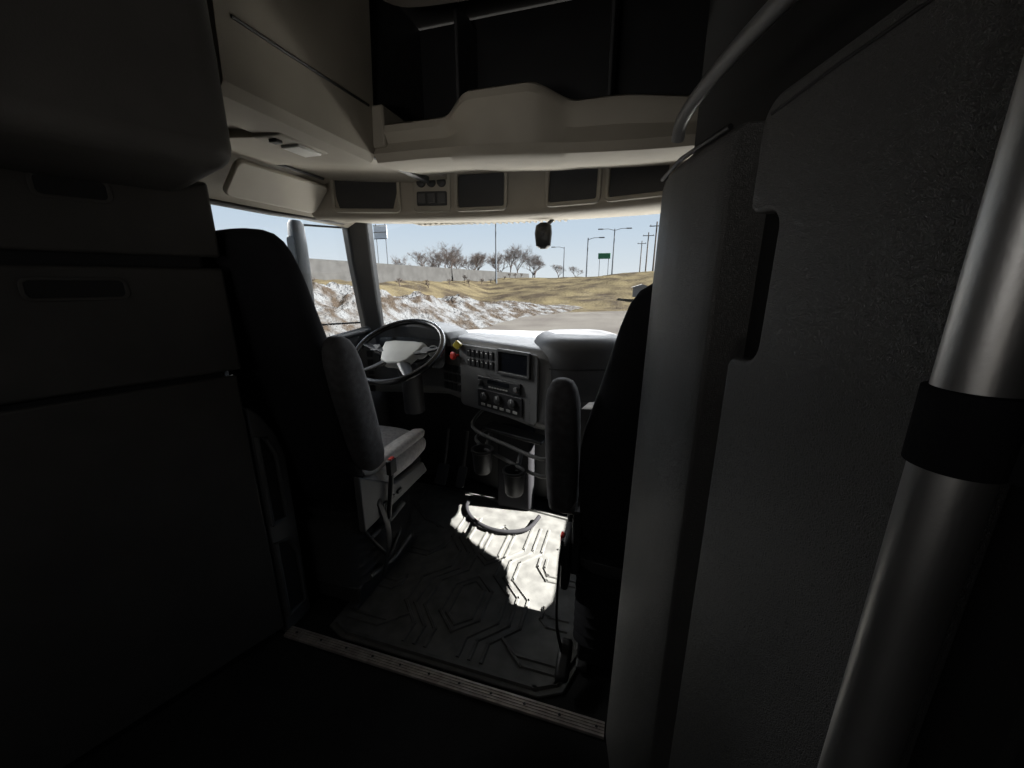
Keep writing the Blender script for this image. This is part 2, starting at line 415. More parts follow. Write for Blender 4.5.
for i in range(6):
    plate('climate_button', F(.385+.046*i, .738, .019), D, Vf, Nf, .028, .014, .002, .004, M_hub, db, bevel=.001)
for r in range(3):
    for i in range(4):
        plate('toggle_switch', F(.06+.04*i, .90-.055*r, .002), D, Vf, Nf, .030, .044, .004, .010, M_black, db, bevel=.002)
lathe('brake_knob', F(.17, .985, 0), Nf, [(.008, 0), (.008, .03), (.022, .032), (.024, .045), (.015, .052), (.001, .052)], M_red, db, seg=8)
box('trailer_brake_knob', F(.20, 1.05, .03), (.04, .03, .04), M_yel, db, R=Matrix.Rotation(math.radians(40), 3, 'Y'), bevel=.006)
lathe('lighter_socket', F(.10, .99, 0), Nf, [(.014, 0), (.014, .01), (.001, .01)], M_gloss, db)
for k in range(2):
    c = F(.715, .83-.10*k, -.002)
    ring('vent_frame', c, D, Vf, Nf, .045, .08, .01, .007, .010, M_dgrey, db)
    v = [boxvf(c+Vf*(-.025+.010*i)+Nf*.002, (.034, .01, .003)) for i in range(6)]
    vv, ff = merge(v); finish('vent_slats', vv, ff, M_black, db, bevel=0)
rings = []
for k in range(15):
    t = k/14; x = -1.46+.50*t; h = 1.085+.075*math.sin(math.pi*t)**.6
    rings.append([(x, 2.0, 1.03), (x, 1.985, h-.012), (x, 2.0, h), (x, 2.3, h-.02), (x, 2.35, 1.03)])
loft('instrument_hood', rings, M_dgrey, db, bevel=.004)
plate('instrument_cluster', (-1.21, 1.992, 1.0), (1, 0, 0), (0, .15, .99), (0, -.99, .15), .44, .19, .04, .010, M_gloss, db)
for i, (dx, r) in enumerate([(-.13, .035), (-.045, .05), (.06, .05), (.145, .035)]):
    v, f = lathevf((-1.21+dx, 1.982, 1.005), (0, -.99, .15), [(r, 0), (r, .006), (r-.006, .006), (r-.006, 0)], 28)
    finish('gauge', v, f, M_hub, db)
for s in range(5):
    plate('light_switch', (-1.5, 1.985, .75+.055*s), (1, .15, 0), (0, 0, 1), (.15, -1, 0), .035, .04, .004, .012, M_black, db)

# ---------------------------------------------------------------- steering wheel
wc = Vector((-1.18, 1.80, 1.04)); t = math.radians(58)
nw = Vector((0, -math.cos(t), math.sin(t))); uw = Vector((1, 0, 0)); vw = Vector((0, math.sin(t), math.cos(t)))
sw = thing('steering_wheel', tuple(wc), 'black steering wheel with light grey hub', 'steering wheel')
R = .247; nseg = 56; V = []; Fc = []
for i in range(nseg):
    a = 2*math.pi*i/nseg; d = uw*math.cos(a)+vw*math.sin(a)
    for j in range(12):
        b = 2*math.pi*j/12
        V.append(wc+d*(R+.0165*math.cos(b))+nw*.0165*math.sin(b))
for i in range(nseg):
    for j in range(12):
        Fc.append((i*12+j, ((i+1) % nseg)*12+j, ((i+1) % nseg)*12+(j+1) % 12, i*12+(j+1) % 12))
finish('rim', V, Fc, M_gloss, sw)
hubc = wc-nw*.03
loft('hub', [[hubc+uw*x*s+vw*y*s+nw*d for x, y in [(-.13, .075), (-.07, .09), (.07, .09), (.13, .075), (.12, .02), (.085, -.065), (.045, -.095), (-.045, -.095), (-.085, -.065), (-.12, .02)]] for s, d in ((.9, -.03), (1, -.01), (1, .005), (.93, .022), (.5, .028))], M_hub, sw, bevel=.006)
for sx, a in ((-1, 8), (1, 8), (-1, -52), (1, -52)):
    e = wc+(uw*sx*math.cos(math.radians(a))+vw*math.sin(math.radians(a)))*R
    s0 = hubc+(uw*sx*math.cos(math.radians(a))+vw*math.sin(math.radians(a)))*.06
    tube('spoke', [s0, s0.lerp(e, .5)-nw*.008, e], [.036, .030, .018], M_black, sw, flat=.4)
for sx in (-1, 1):
    plate('wheel_buttons', hubc+uw*sx*.155+vw*.015+nw*.015, uw, vw, nw, .045, .05, .01, .01, M_grey, sw)
tube('steering_column', [wc-nw*.05, wc-nw*.22, wc-nw*.40-vw*.1], [.05, .06, .06], M_dgrey, sw)
for sx in (-1, 1):
    tube('stalk', [wc-nw*.1, wc-nw*.09+uw*sx*.12+vw*.02, wc-nw*.07+uw*sx*.21+vw*.05], [.008, .008, .012], M_black, sw)
for x, nm, l in ((-1.12, 'brake_pedal', 'black rubber brake pedal under the dash'), (-.98, 'accelerator_pedal', 'black rubber accelerator pedal under the dash')):
    pp = thing(nm, (x, 2.15, 0), l, 'pedal')
    plate('pad', (x, 2.12, .14), (1, 0, 0), (0, .6, .8), (0, -.8, .6), .08 if nm[0] == 'b' else .06, .14, .015, .015, M_black, pp)
    tube('arm', [(x, 2.13, .14), (x, 2.2, .3), (x, 2.24, .42)], .01, M_dgrey, pp)

# ---------------------------------------------------------------- cup holder rack
ch = thing('cup_holder', (-.55, 1.78, .45), 'black twin cup holder rack on metal rails under the dashboard', 'cup holder')
A = Vector((-.80, 1.90, .60)); B = Vector((-.33, 1.74, .54))
tube('upper_rail', smoothpath([A+Vector((0, .2, .05)), A, A.lerp(B, .5)+Vector((0, -.02, -.01)), B, B+Vector((.05, .2, .08))], 5), .010, M_grey, ch)
tube('lower_rail', smoothpath([A+Vector((.0, .25, -.10)), A+Vector((.02, 0, -.08)), A.lerp(B, .5)+Vector((0, -.02, -.10)), B+Vector((0, 0, -.10)), B+Vector((.05, .2, -.05))], 5), .010, M_grey, ch)
box('mounting_plate', (-.56, 1.94, .575), (.40, .10, .02), M_black, ch, R=Matrix.Rotation(-.33, 3, 'Z'), bevel=.005)
for c in (Vector((-.70, 1.79, .39)), Vector((-.50, 1.72, .33))):
    v, f = lathevf(c, (0, 0, 1), [(.001, 0), (.042, 0), (.048, .01), (.056, .12), (.062, .125), (.062, .137), (.052, .137), (.048, .12), (.040, .015), (.001, .012)], 28)
    finish('cup_ring', v, f, M_black, ch)
    tube('bracket', [c+Vector((0, .05, .10)), c+Vector((0, .08, .13)), c+Vector((0, .13, .17))], .014, M_dgrey, ch)
box('end_cap', B+Vector((.0, .03, -.05)), (.03, .05, .14), M_dgrey, ch, bevel=.008)
box('support_post', (-.60, 2.10, .28), (.22, .10, .54), M_fab, ch, bevel=.02)
cb = tube('shadow_loop', smoothpath([(-.90, 2.08, .03), (-.88, 1.96, .03), (-.80, 1.86, .03), (-.68, 1.80, .03), (-.56, 1.80, .03), (-.46, 1.86, .03), (-.42, 1.98, .04)], 6), .012, M_fab)  # dark loop added to draw the rounded shadow within the floor sun patch
tag(cb, 'black loop added in place of the rounded shadow on the floor mat', 'shadow stand-in')

# ---------------------------------------------------------------- seats
def seat(cx, y0, driver, base_front, cush_front, lab):
    s = thing('driver_seat' if driver else 'passenger_seat', (cx, y0+.2, .012), lab, 'seat')
    side = 1 if driver else -1
    secs = []
    T_d = ((.50, .19, .05), (.56, .235, .065), (.75, .245, .075), (.95, .245, .08), (1.10, .235, .08), (1.20, .222, .08), (1.30, .205, .078), (1.38, .193, .075), (1.44, .182, .07), (1.49, .168, .064), (1.525, .150, .056), (1.548, .125, .045), (1.560, .09, .03), (1.565, .04, .012))
    T_p = ((.50, .19, .05), (.55, .225, .065), (.75, .238, .075), (.88, .235, .078), (.96, .222, .078), (1.04, .200, .078), (1.12, .178, .075), (1.20, .158, .07), (1.28, .138, .064), (1.34, .118, .056), (1.375, .095, .045), (1.395, .065, .03), (1.40, .03, .012))
    for z, w, d in (T_d if driver else T_p):
        secs.append(((cx, y0+.16-.16*(z-.56), z), w, d))
    pad('backrest', secs, (1, 0, 0), (0, 1, 0), M_fab, s, e=2.8, n=40)
    if driver:
        secs = [((cx, y0+.16-.16*(z-.56)+.06, z), w, .035) for z, w in ((.62, .16), (.66, .19), (.9, .19), (1.1, .18), (1.16, .14))]
        pad('back_cushion', secs, (1, 0, 0), (0, 1, 0), M_fabg, s, e=3.5)
    yb = y0+.10; yc = y0+.19; L = cush_front-yc
    secs = []
    for k, (u, w, h, dz) in enumerate(((0, .22, .04, 0), (.04, .24, .07, 0), (.3, .250, .082, -.008), (.65, .255, .085, -.004), (.80, .255, .086, .006), (.90, .250, .080, .008), (.96, .235, .062, .004), (.99, .21, .040, .0), (1.0, .18, .020, -.004))):
        secs.append(((cx, yc+L*u, .54+dz), w, h))
    pad('seat_cushion', secs, (1, 0, 0), (0, 0, 1), M_fabg if driver else M_fab, s, e=2.5, n=48)
    if driver:
        for sx in (-1, 1):
            pad('side_bolster', [((cx+sx*.205, yc+L*u, .605+.006*math.sin(u*3)), .045*k2, .028*k2) for u, k2 in ((.02, .4), (.08, .9), (.3, 1), (.7, 1), (.9, .9), (.97, .5))], (1, 0, 0), (0, 0, 1), M_fabg, s, e=2.2, n=20)
    L = cush_front-yb
    pad('seat_pan', [((cx, yb+L*.5, z), w, L/2*k) for z, w, k in ((.40, .20, .86), (.42, .225, .93), (.46, .235, .96))], (1, 0, 0), (0, 1, 0), M_dgrey, s, e=6)
    rings = []
    for k in range(15):
        z = .09+.31*k/14; o = .018*(1 if k % 2 else -1)
        rings.append(sell((cx, (yb+base_front)/2, z), .215+o, (base_front-yb)/2+o, (1, 0, 0), (0, 1, 0), 36, 6))
    loft('suspension_bellows', rings, M_dgrey if driver else M_fab, s)
    box('base_frame', (cx, (yb+base_front)/2, .06), (.42, base_front-yb, .09), M_dgrey if driver else M_fab, s, bevel=.01)
    for sx in (-1, 1):
        box('slide_rail', (cx+sx*.19, (yb+base_front)/2, .022), (.04, base_front-yb+.06, .02), M_dgrey, s, bevel=.004)
    bx = cx+side*.240
    prism('side_cover', [(yb+.02, .38), (cush_front-.06, .40), (cush_front-.10, .47), (yb+.25, .49), (yb+.02, .64)], 'x', bx-.012, bx+.018, M_grey if driver else M_black, s, bevel=.008)
    for i in range(3):
        box('seat_switch', (bx+.022*side, yb+.16+.06*i, .435), (.012, .035, .018), M_black, s, bevel=.003)
    bxx = cx+side*.270
    tube('buckle_stalk', [(bxx, y0+.27, .36), (bxx+side*.01, y0+.29, .50), (bxx+side*.012, y0+.30, .565)], .011, M_black, s)
    box('seat_belt_buckle', (bxx+side*.012, y0+.305, .60), (.026, .05, .07), M_black, s, bevel=.006)
    box('buckle_button', (bxx+side*.012, y0+.308, .637), (.018, .03, .01), M_red, s, bevel=.003)
    ax = cx+side*(.285 if driver else .295)
    zs = ((.66, .022, .03), (.68, .040, .055), (.72, .046, .068), (.80, .048, .074), (1.0, .048, .076), (1.12, .046, .070), (1.17, .042, .058), (1.20, .034, .042), (1.215, .02, .02)) if driver else ((.60, .028, .03), (.62, .048, .055), (.66, .053, .063), (.75, .055, .070), (.95, .055, .073), (1.04, .052, .066), (1.08, .044, .052), (1.105, .032, .034), (1.115, .016, .015))
    pad('armrest', [((ax, y0+.17-.22*(z-.68), z), w, d) for z, w, d in zs], (1, 0, 0), (0, 1, 0), M_arm, s, e=2.8)
    lathe('armrest_pivot', (ax-side*.05, y0+.16, .72 if driver else .64), (side, 0, 0), [(.035, 0), (.035, .05), (.001, .05)], M_dgrey, s)
    return s
ds = seat(-1.245, 1.04, True, 1.60, 1.76, 'high-back driver seat with grey fabric cushion and raised armrest')
ps = seat(.12, 1.05, False, 1.34, 1.40, 'black high-back passenger seat with raised armrest beside the cabinet')
tube('seat_belt_strap', smoothpath([(-1.01, 1.24, .55), (-.98, 1.28, .42), (-.975, 1.30, .25), (-1.0, 1.27, .08)], 5), .018, M_black, ds, flat=.2)
tube('adjuster_lever', [(-1.02, 1.20, .12), (-1.0, 1.36, .10), (-.995, 1.50, .13)], .012, M_grey, ds)
tube('adjuster_lever', [(-1.02, 1.22, .30), (-.99, 1.34, .33), (-.98, 1.44, .36)], .012, M_grey, ds)
tube('air_hose', smoothpath([(-1.03, 1.20, .36), (-.99, 1.25, .24), (-1.0, 1.33, .15), (-1.02, 1.45, .2)], 5), .009, M_black, ds)
box('adjuster_foot', (-.13, 1.09, .085), (.05, .14, .035), M_black, ps, R=Matrix.Rotation(.35, 3, 'X'), bevel=.014)
box('side_bracket', (-.15, 1.22, .42), (.03, .14, .20), M_black, ps, bevel=.012)
box('adjuster_button', (-.168, 1.20, .50), (.012, .025, .05), M_red, ps, bevel=.004)
tube('seat_belt_strap', smoothpath([(-.165, 1.17, .52), (-.17, 1.14, .36), (-.165, 1.12, .2), (-.14, 1.11, .09)], 5), .016, M_black, ps, flat=.25)

# ---------------------------------------------------------------- floor mat
mt = thing('floor_mat', (-.6, 1.5, 0), 'black rubber floor mat with angular raised ridges', 'mat')
outline = [(-1.10, 1.02), (-1.02, .99), (-.20, .99), (-.12, 1.03), (-.06, 1.2), (-.06, 1.75), (-.12, 2.05), (-1.0, 2.18), (-1.5, 2.18), (-1.55, 1.75), (-1.12, 1.70)]
prism('base', outline, 'z', .001, .010, M_rubber, mt, bevel=.003)
def ridge(pts, w=.016, h=.007, z=.010):
    P = [Vector((x, y, z)) for x, y in pts]; parts = []
    for a, b in zip(P[:-1], P[1:]):
        if (b-a).length < 1e-4: continue
        d = (b-a).normalized(); n = Vector((-d.y, d.x, 0)); a2 = a-d*w*.4; b2 = b+d*w*.4
        r = [[p+n*w/2, p+n*w*.28+Vector((0, 0, h)), p-n*w*.28+Vector((0, 0, h)), p-n*w/2] for p in (a2, b2)]
        parts.append(loftvf(r))
    return parts
cx = -.60
border = [(-1.07, 1.04), (-1.0, 1.015), (-.22, 1.015), (-.15, 1.05), (-.09, 1.2), (-.09, 1.75), (-.15, 2.02), (-1.0, 2.15)]
parts = ridge(border, w=.020, h=.010)
def mir(pts): return [(2*cx-x, y) for x, y in pts]
pats = []
for k in range(3):
    o = .048*k
    pats.append([(cx-.07-o, 1.05), (cx-.07-o, 1.13), (cx-.17-o, 1.23), (cx-.17-o, 1.38), (cx-.07-o, 1.48), (cx-.07-o, 1.60), (cx-.16-o, 1.70), (cx-.16-o, 1.9)])
for k in range(2):
    o = .034*k
    pats.append([(cx-.45, 1.08+o), (cx-.31+o, 1.08+o), (cx-.25+o, 1.13+o)])
    pats.append([(cx-.45, 1.27+o*1.5), (cx-.37, 1.27+o*1.5), (cx-.34, 1.30+o*1.5), (cx-.34, 1.36)])
    pats.append([(cx-.45, 1.52+o), (cx-.32, 1.52+o), (cx-.26-o, 1.60), (cx-.26-o, 1.66)])
    pats.append([(cx-.34-o, 1.76), (cx-.48-o, 1.80+o), (cx-.62, 1.92+o), (cx-.62-o, 2.1)])
for p in pats:
    parts += ridge(p)
    parts += ridge([(min(x, -.12), min(y, 1.98)) for x, y in mir(p)])
for k in range(2):
    q = .034*k
    parts += ridge([(cx, 1.14+q), (cx+.09-q, 1.22), (cx+.09-q, 1.38), (cx, 1.46-q), (cx-.09+q, 1.38), (cx-.09+q, 1.22), (cx, 1.14+q)])
    parts += ridge([(cx, 1.54+q), (cx+.08-q, 1.61), (cx+.08-q, 1.8), (cx, 1.87-q), (cx-.08+q, 1.8), (cx-.08+q, 1.61), (cx, 1.54+q)])
vv, ff = merge(parts)
finish('ridges', vv, ff, M_rubber, mt, smooth=False)

# ---------------------------------------------------------------- left cabinet tower
def LX(y): return -1.618+.4*y
lc = thing('storage_tower', (-1.5, .5, 0), 'dark storage tower with drawers and a lower door', 'cabinet')
def lslab(name, z0, z1, t0, t1, y0, y1, m, bevel=.008, parent=lc, seg=3):
    n = Vector((1, -.4, 0)).normalized()
    a0 = Vector((LX(y0), y0, 0)); a1 = Vector((LX(y1), y1, 0))
    pl = [a0+n*t0, a0+n*t1, a1+n*t1, a1+n*t0]
    return loft(name, [[(p.x, p.y, z) for p in pl] for z in (z0, z1)], m, parent, bevel=bevel, seg=seg)
loft('body', [[(LX(-.2)-.02, -.2, z), (LX(.92)-.02, .92, z), (-1.30, .94, z), (-1.64, .89, z), (-1.88, .89, z), (-1.88, -.2, z)] for z in (0, 2.41)], M_black, lc, bevel=.01)
lslab('cabinet_door', .04, 1.095, -.02, .0, -.19, .94, M_cab)
def drawer(z0, z1, hz, yc, hw):
    d = lslab('drawer', z0, z1, -.02, .004, -.19, .955, M_cab, bevel=.01)
    n = Vector((1, -.4, 0)).normalized(); U = Vector((.4, 1, 0)).normalized()
    O = Vector((LX(yc), yc, hz))+n*.004
    h = ring('drawer_handle', O, U, Vector((0, 0, 1)), n, hw, .06, .020, .009, .004, M_cab, None, bevel=.002)
    h2 = plate('handle_recess_shade', O-n*.001, U, Vector((0, 0, 1)), n, hw-.016, .046, .014, .003, M_void, None, bevel=0)  # flat black plate puts the shade of a recess into colour
    for q in (h, h2):
        w = Vector(WORLD[q.name]); q.parent = d; q.location = w-Vector(WORLD[d.name])
drawer(1.112, 1.438, 1.380, .655, .19); drawer(1.470, 1.685, 1.622, .69, .14)
lslab('upper_door', 1.64, 2.40, -.02, .427, -.19, .908, M_cab, bevel=.05, seg=5)
pk = thing('door_pocket', (-1.25, 1.0, 0), 'grey plastic storage pocket panel at the tower edge', 'pocket')
x0 = -1.245
ol = [(.95, .0), (1.075, .0), (1.075, .74), (1.05, .84), (1.0, .93), (.97, .965), (.95, .975)]
prism('frame', ol, 'x', x0-.04, x0, M_grey, pk, bevel=.008)
for z0, z1, yt in ((.08, .42, 1.05), (.50, .86, 1.03)):
    p = [(.965, z0), (yt+.0, z0), (yt, z1-.1), (yt-.03, z1-.02), (.965, z1)]
    prism('pocket_shade', p, 'x', x0-.002, x0+.002, M_void, pk, bevel=0)  # thin black sheet paints the shaded inside of the pocket
    q = [Vector((x0+.004, y, z)) for y, z in p]+[Vector((x0+.004, *p[0]))]
    tube('pocket_rim', q, .009, M_grey, pk, seg=8)

# ---------------------------------------------------------------- right wardrobe
def RX(y): return .3416-.328*y
rn = Vector((-1, -.328, 0)).normalized()
rw = thing('wardrobe', (.3, .6, 0), 'tall wardrobe clad in dark grey grained vinyl', 'wardrobe')
P1 = Vector((.028, .955, 0)); P2 = Vector((.117, .672, 0))
dd = (P2-P1).normalized(); nn = Vector((dd.y, -dd.x, 0)); nn = nn if nn.x < 0 else -nn
pl = [P1+Vector((.25, .06, 0)), P1+Vector((.06, .045, 0)), P1+Vector((.02, .03, 0)), P1+Vector((.002, .008, 0))]
for t in (.03, .15, .35, .6, .85, .95):
    pl.append(P1.lerp(P2, t)+nn*(.014*math.sin(math.pi*t)))
pl += [P2+Vector((.004, -.002, 0)), P2+Vector((.02, .0, 0)), P2+Vector((.3, .0, 0))]
def tl(p, z):
    k = max(0, 1-(p-P1).length/.34)
    return (p.x+.022*k*z/1.6, p.y, z)
rings = [[tl(p, z) for p in pl] for z in (0, 1.585)]+[[tl(p+Vector((.004, 0, 0)), 1.603) for p in pl]]+[[tl(p+Vector((.015, 0, 0)), 1.612) for p in pl]]
loft('end_panel', rings, M_leather, rw, bevel=.004)
T1 = Vector(tl(P1, 1.607)); T2 = Vector(tl(P2, 1.607))
tube('piping', [T1+nn*.002, T1.lerp(T2, .5)+nn*.016, T2+nn*.003], .004, M_black, rw, seg=8)
loft('body', [[(RX(.66)+.05, .668, z), (RX(.30)+.05, .30, z), (.59, .30, z), (.59, .668, z)] for z in (0, 1.60)], M_void, rw, bevel=.004)
def dp(y, z, off):
    p = Vector((RX(y), y, 0)); q = p+rn*off; return Vector((q.x, q.y, z))
ye = .592
def arc(cy, cz, r, a0, a1, n=5):
    return [(cy+r*math.cos(math.radians(a0+(a1-a0)*i/n)), cz+r*math.sin(math.radians(a0+(a1-a0)*i/n))) for i in range(n+1)]
pr = [(ye, .02)]
pr += arc(ye-.014, 1.286, .014, 0, 90, 5)
pr += arc(ye-.030, 1.324, .024, 270, 180, 6)
pr += arc(ye-.032, 1.457, .022, 180, 90, 6)
pr += arc(ye-.016, 1.495, .016, 270, 360, 5)
pr += arc(ye-.03, 1.575, .03, 0, 90, 5)
pr += [(.45, 1.610), (.36, 1.615), (.31, 1.61), (.305, .02)]
vs = [dp(y, z, -.015) for y, z in pr]+[dp(y, z, .012) for y, z in pr]; nP = len(pr)
fs = [tuple(range(nP)), tuple(range(nP, 2*nP))]+[(i, (i+1) % nP, nP+(i+1) % nP, nP+i) for i in range(nP)]
finish('door', vs, fs, M_leather, rw, bevel=.007, seg=4)
tube('door_seam', [dp(y, z, .0125) for y, z in ((.575, 1.585), (.50, 1.592), (.40, 1.597), (.32, 1.597))], .0018, M_black, rw, seg=6)
loft('upper_bulkhead', [[(.16, 1.24, z), (.12, 1.1, z), (.24, .62, z), (.40, .2, z), (.6, .2, z), (.6, 1.24, z)] for z in (1.63, 2.41)], M_void, rw, bevel=.01)
gr = thing('grab_rail', (.1, .75, 1.66), 'dark grey curved grab rail above the wardrobe', 'rail')
P = smoothpath([(.068, .915, 1.668), (.070, .89, 1.69), (.085, .83, 1.705), (.118, .70, 1.712), (.155, .55, 1.705), (.20, .40, 1.695), (.25, .24, 1.68)], 6)
tube('bar', P, .012, M_rail, gr, seg=16)
tube('bracket', [(.2, .40, 1.695), (.25, .42, 1.695), (.29, .43, 1.695)], .010, M_black, gr)
pc = Vector((.202, .290, 0))
po = thing('bunk_pole', tuple(pc), 'brushed aluminium support pole beside the wardrobe', 'pole')
lathe('tube', pc, (0, 0, 1), [(.0200, .0), (.0200, 2.41)], M_alu, po, seg=40)
lathe('floor_flange', pc, (0, 0, 1), [(.04, 0), (.04, .006), (.028, .012), (.022, .03), (.001, .03)], M_dgrey, po, seg=32)
st = thing('strap', (.202, .290, 1.27), 'black hook and loop strap wrapped around the pole', 'strap')
v, f = lathevf(pc+Vector((0, 0, 1.287)), (0, 0, 1), [(.0205, 0), (.0232, .001), (.0235, .050), (.0205, .051)], 36)
finish('band', v, f, M_fab, st)
loft('strap_tail', [[(.21, .275, z), (.28, .225, z), (.33, .20, z), (.331, .205, z), (.281, .232, z), (.215, .285, z)] for z in (1.288, 1.337)], M_fab, st)
P = []
for i in range(40):
    t = i/39; P.append((.36+.02*math.sin(t*60), .28-1.2*t))
ver = []; fc = []
for k, z in enumerate((.01, 1.2, 2.40)):
    for x, y in P: ver.append((x, y, z))
for k in range(2):
    for i in range(39): fc.append((k*40+i, k*40+i+1, (k+1)*40+i+1, (k+1)*40+i))
cu = finish('privacy_curtain', ver, fc, M_fab); tag(cu, 'black pleated privacy curtain hanging behind the pole', 'curtain')

# ---------------------------------------------------------------- outside mirror
mr = thing('side_mirror', (-1.90, 1.95, 1.1), 'grey truck side mirror outside the driver window', 'mirror')
pad('housing', [((-1.90, 1.95, z), w, d) for z, w, d in ((1.10, .02, .03), (1.12, .034, .045), (1.3, .036, .05), (1.6, .036, .05), (1.72, .034, .045), (1.74, .02, .03))], (1, 0, 0), (0, 1, 0), M_chrome, mr, e=3)
plate('mirror_glass', (-1.90, 1.902, 1.45), (1, 0, 0), (0, 0, 1), (0, -1, 0), .055, .40, .02, .006, M_screen, mr)
for z in (1.13, 1.72):
    tube('mirror_arm', [(-1.90, 1.97, z), (-1.80, 2.1, z), (-1.70, 2.22, z)], .006, M_black, mr)

# ---------------------------------------------------------------- exterior
G = -1.25
def nz(x, y, s, k=4): return noise.fractal(Vector((x*s, y*s, 1.7)), 1.0, 2.0, k)
def gz(x, y):
    z = G
    z += 2.4*sm(-16, -27, x) if x < -16 else 0
    far = sm(36, 78, y+.35*min(0, x+6))*3.2+1.2*sm(-14, 8, x)*sm(38, 66, y)
    z = max(z, G+far) if x > -27 else max(z, G+2.6)
    if not (-9 < x < 25 and y < 36): z += .25*nz(x, y, .2)+.10*nz(x, y, .8)
    return z
def grid(name, xs, ys, fn, m, **k):
    V = [(x, y, fn(x, y)) for y in ys for x in xs]; nx = len(xs)
    Fq = [(j*nx+i, j*nx+i+1, (j+1)*nx+i+1, (j+1)*nx+i) for j in range(len(ys)-1) for i in range(nx-1)]
    return finish(name, V, Fq, m, **k)
xs = [-300, -200, -140, -100, -70]+[-50+.7*i for i in range(122)]+[40, 60, 100, 160, 250]
ys = [-60, -30, -10, 0]+[3+1.0*i for i in range(98)]+[110, 130, 160, 220, 320, 420]
g = grid('ground', xs, ys, gz, M_dirt); tag(g, 'brown dry grass ground and embankment outside', 'ground', kind='stuff')
pv = prism('pavement', [(-8.6, -5), (-8.6, 17), (-8.3, 22), (-7.4, 28), (-5, 33), (0, 36.5), (6, 38), (22, 38), (22, -5)], 'z', G-.01, G+.07, M_pave, bevel=0); tag(pv, 'tan curving concrete pavement of the lot', 'pavement', kind='stuff')
ridgeP = [Vector((-20, 2)), Vector((-15.8, 10)), Vector((-13.4, 16)), Vector((-12.4, 22)), Vector((-11.8, 28)), Vector((-10.0, 34)), Vector((-7, 39))]
ridgeH = [2.1, 2.1, 1.95, 1.7, 1.2, .8, .3]
def sn(x, y):
    p = Vector((x, y)); best = 1e9; h = 0
    for i in range(len(ridgeP)-1):
        a, b = ridgeP[i], ridgeP[i+1]; d = b-a; t = max(0, min(1, (p-a).dot(d)/d.length_squared))
        q = (p-(a+d*t)).length
        if q < best: best = q; h = ridgeH[i]*(1-t)+ridgeH[i+1]*t
    n1 = nz(x, y, .4, 6); n2 = nz(x+9, y, 1.6, 6); n3 = abs(nz(x, y+30, .9, 4))
    z = h*(math.exp(-(best/3.6)**2)*(1+.35*n1)+(.10*n2+.14*n3)*math.exp(-(best/4)**2))-.25*(best/4.6)**2
    return G-.02+z
xs = [-28+.2*i for i in range(140)]; ys = [2+.25*i for i in range(162)]
s_ = grid('snow_bank', xs, ys, sn, M_snow); tag(s_, 'dirty plowed snow bank beside the pavement', 'snow bank', kind='stuff')
bw = prism('concrete_barrier', [(-27.6, 1.0), (-28.2, 1.0), (-28.1, 3.35), (-27.8, 3.35)], 'y', 5, 110, M_conc, bevel=0); tag(bw, 'long grey concrete barrier along the elevated road', 'barrier')
def tree_mesh(seed, h, lv=6, base=.21):
    rnd = random.Random(seed); parts = []
    def br(p, d, l, r, lev):
        q = p+d*l
        parts.append(tubevf([p, q], [r, r*.7], 3 if lev < 3 else 5))
        if lev == 0: return
        for i in range(3 if lev > 1 else 4):
            a = Vector((rnd.uniform(-1, 1), rnd.uniform(-1, 1), rnd.uniform(-.1, .7))).normalized()
            nd = (d*.75+a*.8).normalized()
            br(p+d*l*rnd.uniform(.5, 1), nd, l*rnd.uniform(.68, .9), max(r*.55, .010), lev-1)
    br(Vector((0, 0, 0)), Vector((0, 0, 1)), h*base, h*.016, lv)
    return merge(parts)
protos = []
for sd in range(3):
    v, f = tree_mesh(sd+3, 10.0)
    me = bpy.data.meshes.new('bare_tree'); me.from_pydata(v, [], f); me.materials.append(M_bark); protos.append(me)
for i, (x, y, sc_) in enumerate([(-59, 108, 1.5), (-54, 112, 1.7), (-49, 104, 1.5), (-45, 110, 1.45), (-37, 112, 1.5), (-32, 106, 1.35), (-27.5, 116, 1.3), (-64, 118, 1.3), (-41, 122, 1.2), (-22, 125, .9), (-56, 124, 1.6), (-34, 120, 1.5), (-51, 128, 1.5), (-47, 118, 1.5), (-70, 112, 1.1), (-17, 128, .8), (-30, 124, 1.4), (-53, 104, 1.3)]):
    o = bpy.data.objects.new('bare_tree', protos[i % 3]); C.objects.link(o); o.location = (x, y, 1.3); o.scale = (sc_,)*3; o.rotation_euler = (0, 0, i*1.3)
    tag(o, 'bare leafless tree beyond the elevated road', 'tree', group='bare trees along the road')
v, f = tree_mesh(21, 3.0, 4, .12)
bme = bpy.data.meshes.new('bare_shrub'); bme.from_pydata(v, [], f); bme.materials.append(M_bark)
for i in range(16):
    y = 26+4.2*i; x = -24.5+1.5*math.sin(i*2.1)
    o = bpy.data.objects.new('bare_shrub', bme); C.objects.link(o); o.location = (x, y, gz(x, y)-.05); o.scale = (1.3, 1.3, 1.0+.3*math.sin(i)); o.rotation_euler = (0, 0, i*1.9)
    tag(o, 'brown leafless shrub growing on the embankment', 'shrub', group='shrubs along the embankment')
def lamp(x, y, h, z0, arms=(1,)):
    e = thing('street_lamp', (x, y, z0), 'tall galvanised street lamp by the road', 'street lamp', group='street lamps along the road')
    tube('post', [(x, y, z0), (x, y, z0+h)], [.16, .09], M_steel, e, seg=8)
    for s in arms:
        tube('arm', [(x, y, z0+h-.3), (x+s*1.2, y, z0+h), (x+s*2.2, y, z0+h)], .06, M_steel, e, seg=6)
        box('lamp_head', (x+s*2.6, y, z0+h), (1.0, .4, .18), M_steel, e, bevel=.03)
lamp(-20.5, 60, 9.5, 1.0); lamp(-8.5, 80, 7.3, 2.1); lamp(-3.6, 80, 8.6, 2.3, (1, -1)); lamp(-15.5, 95, 7, 2.1, (-1,))
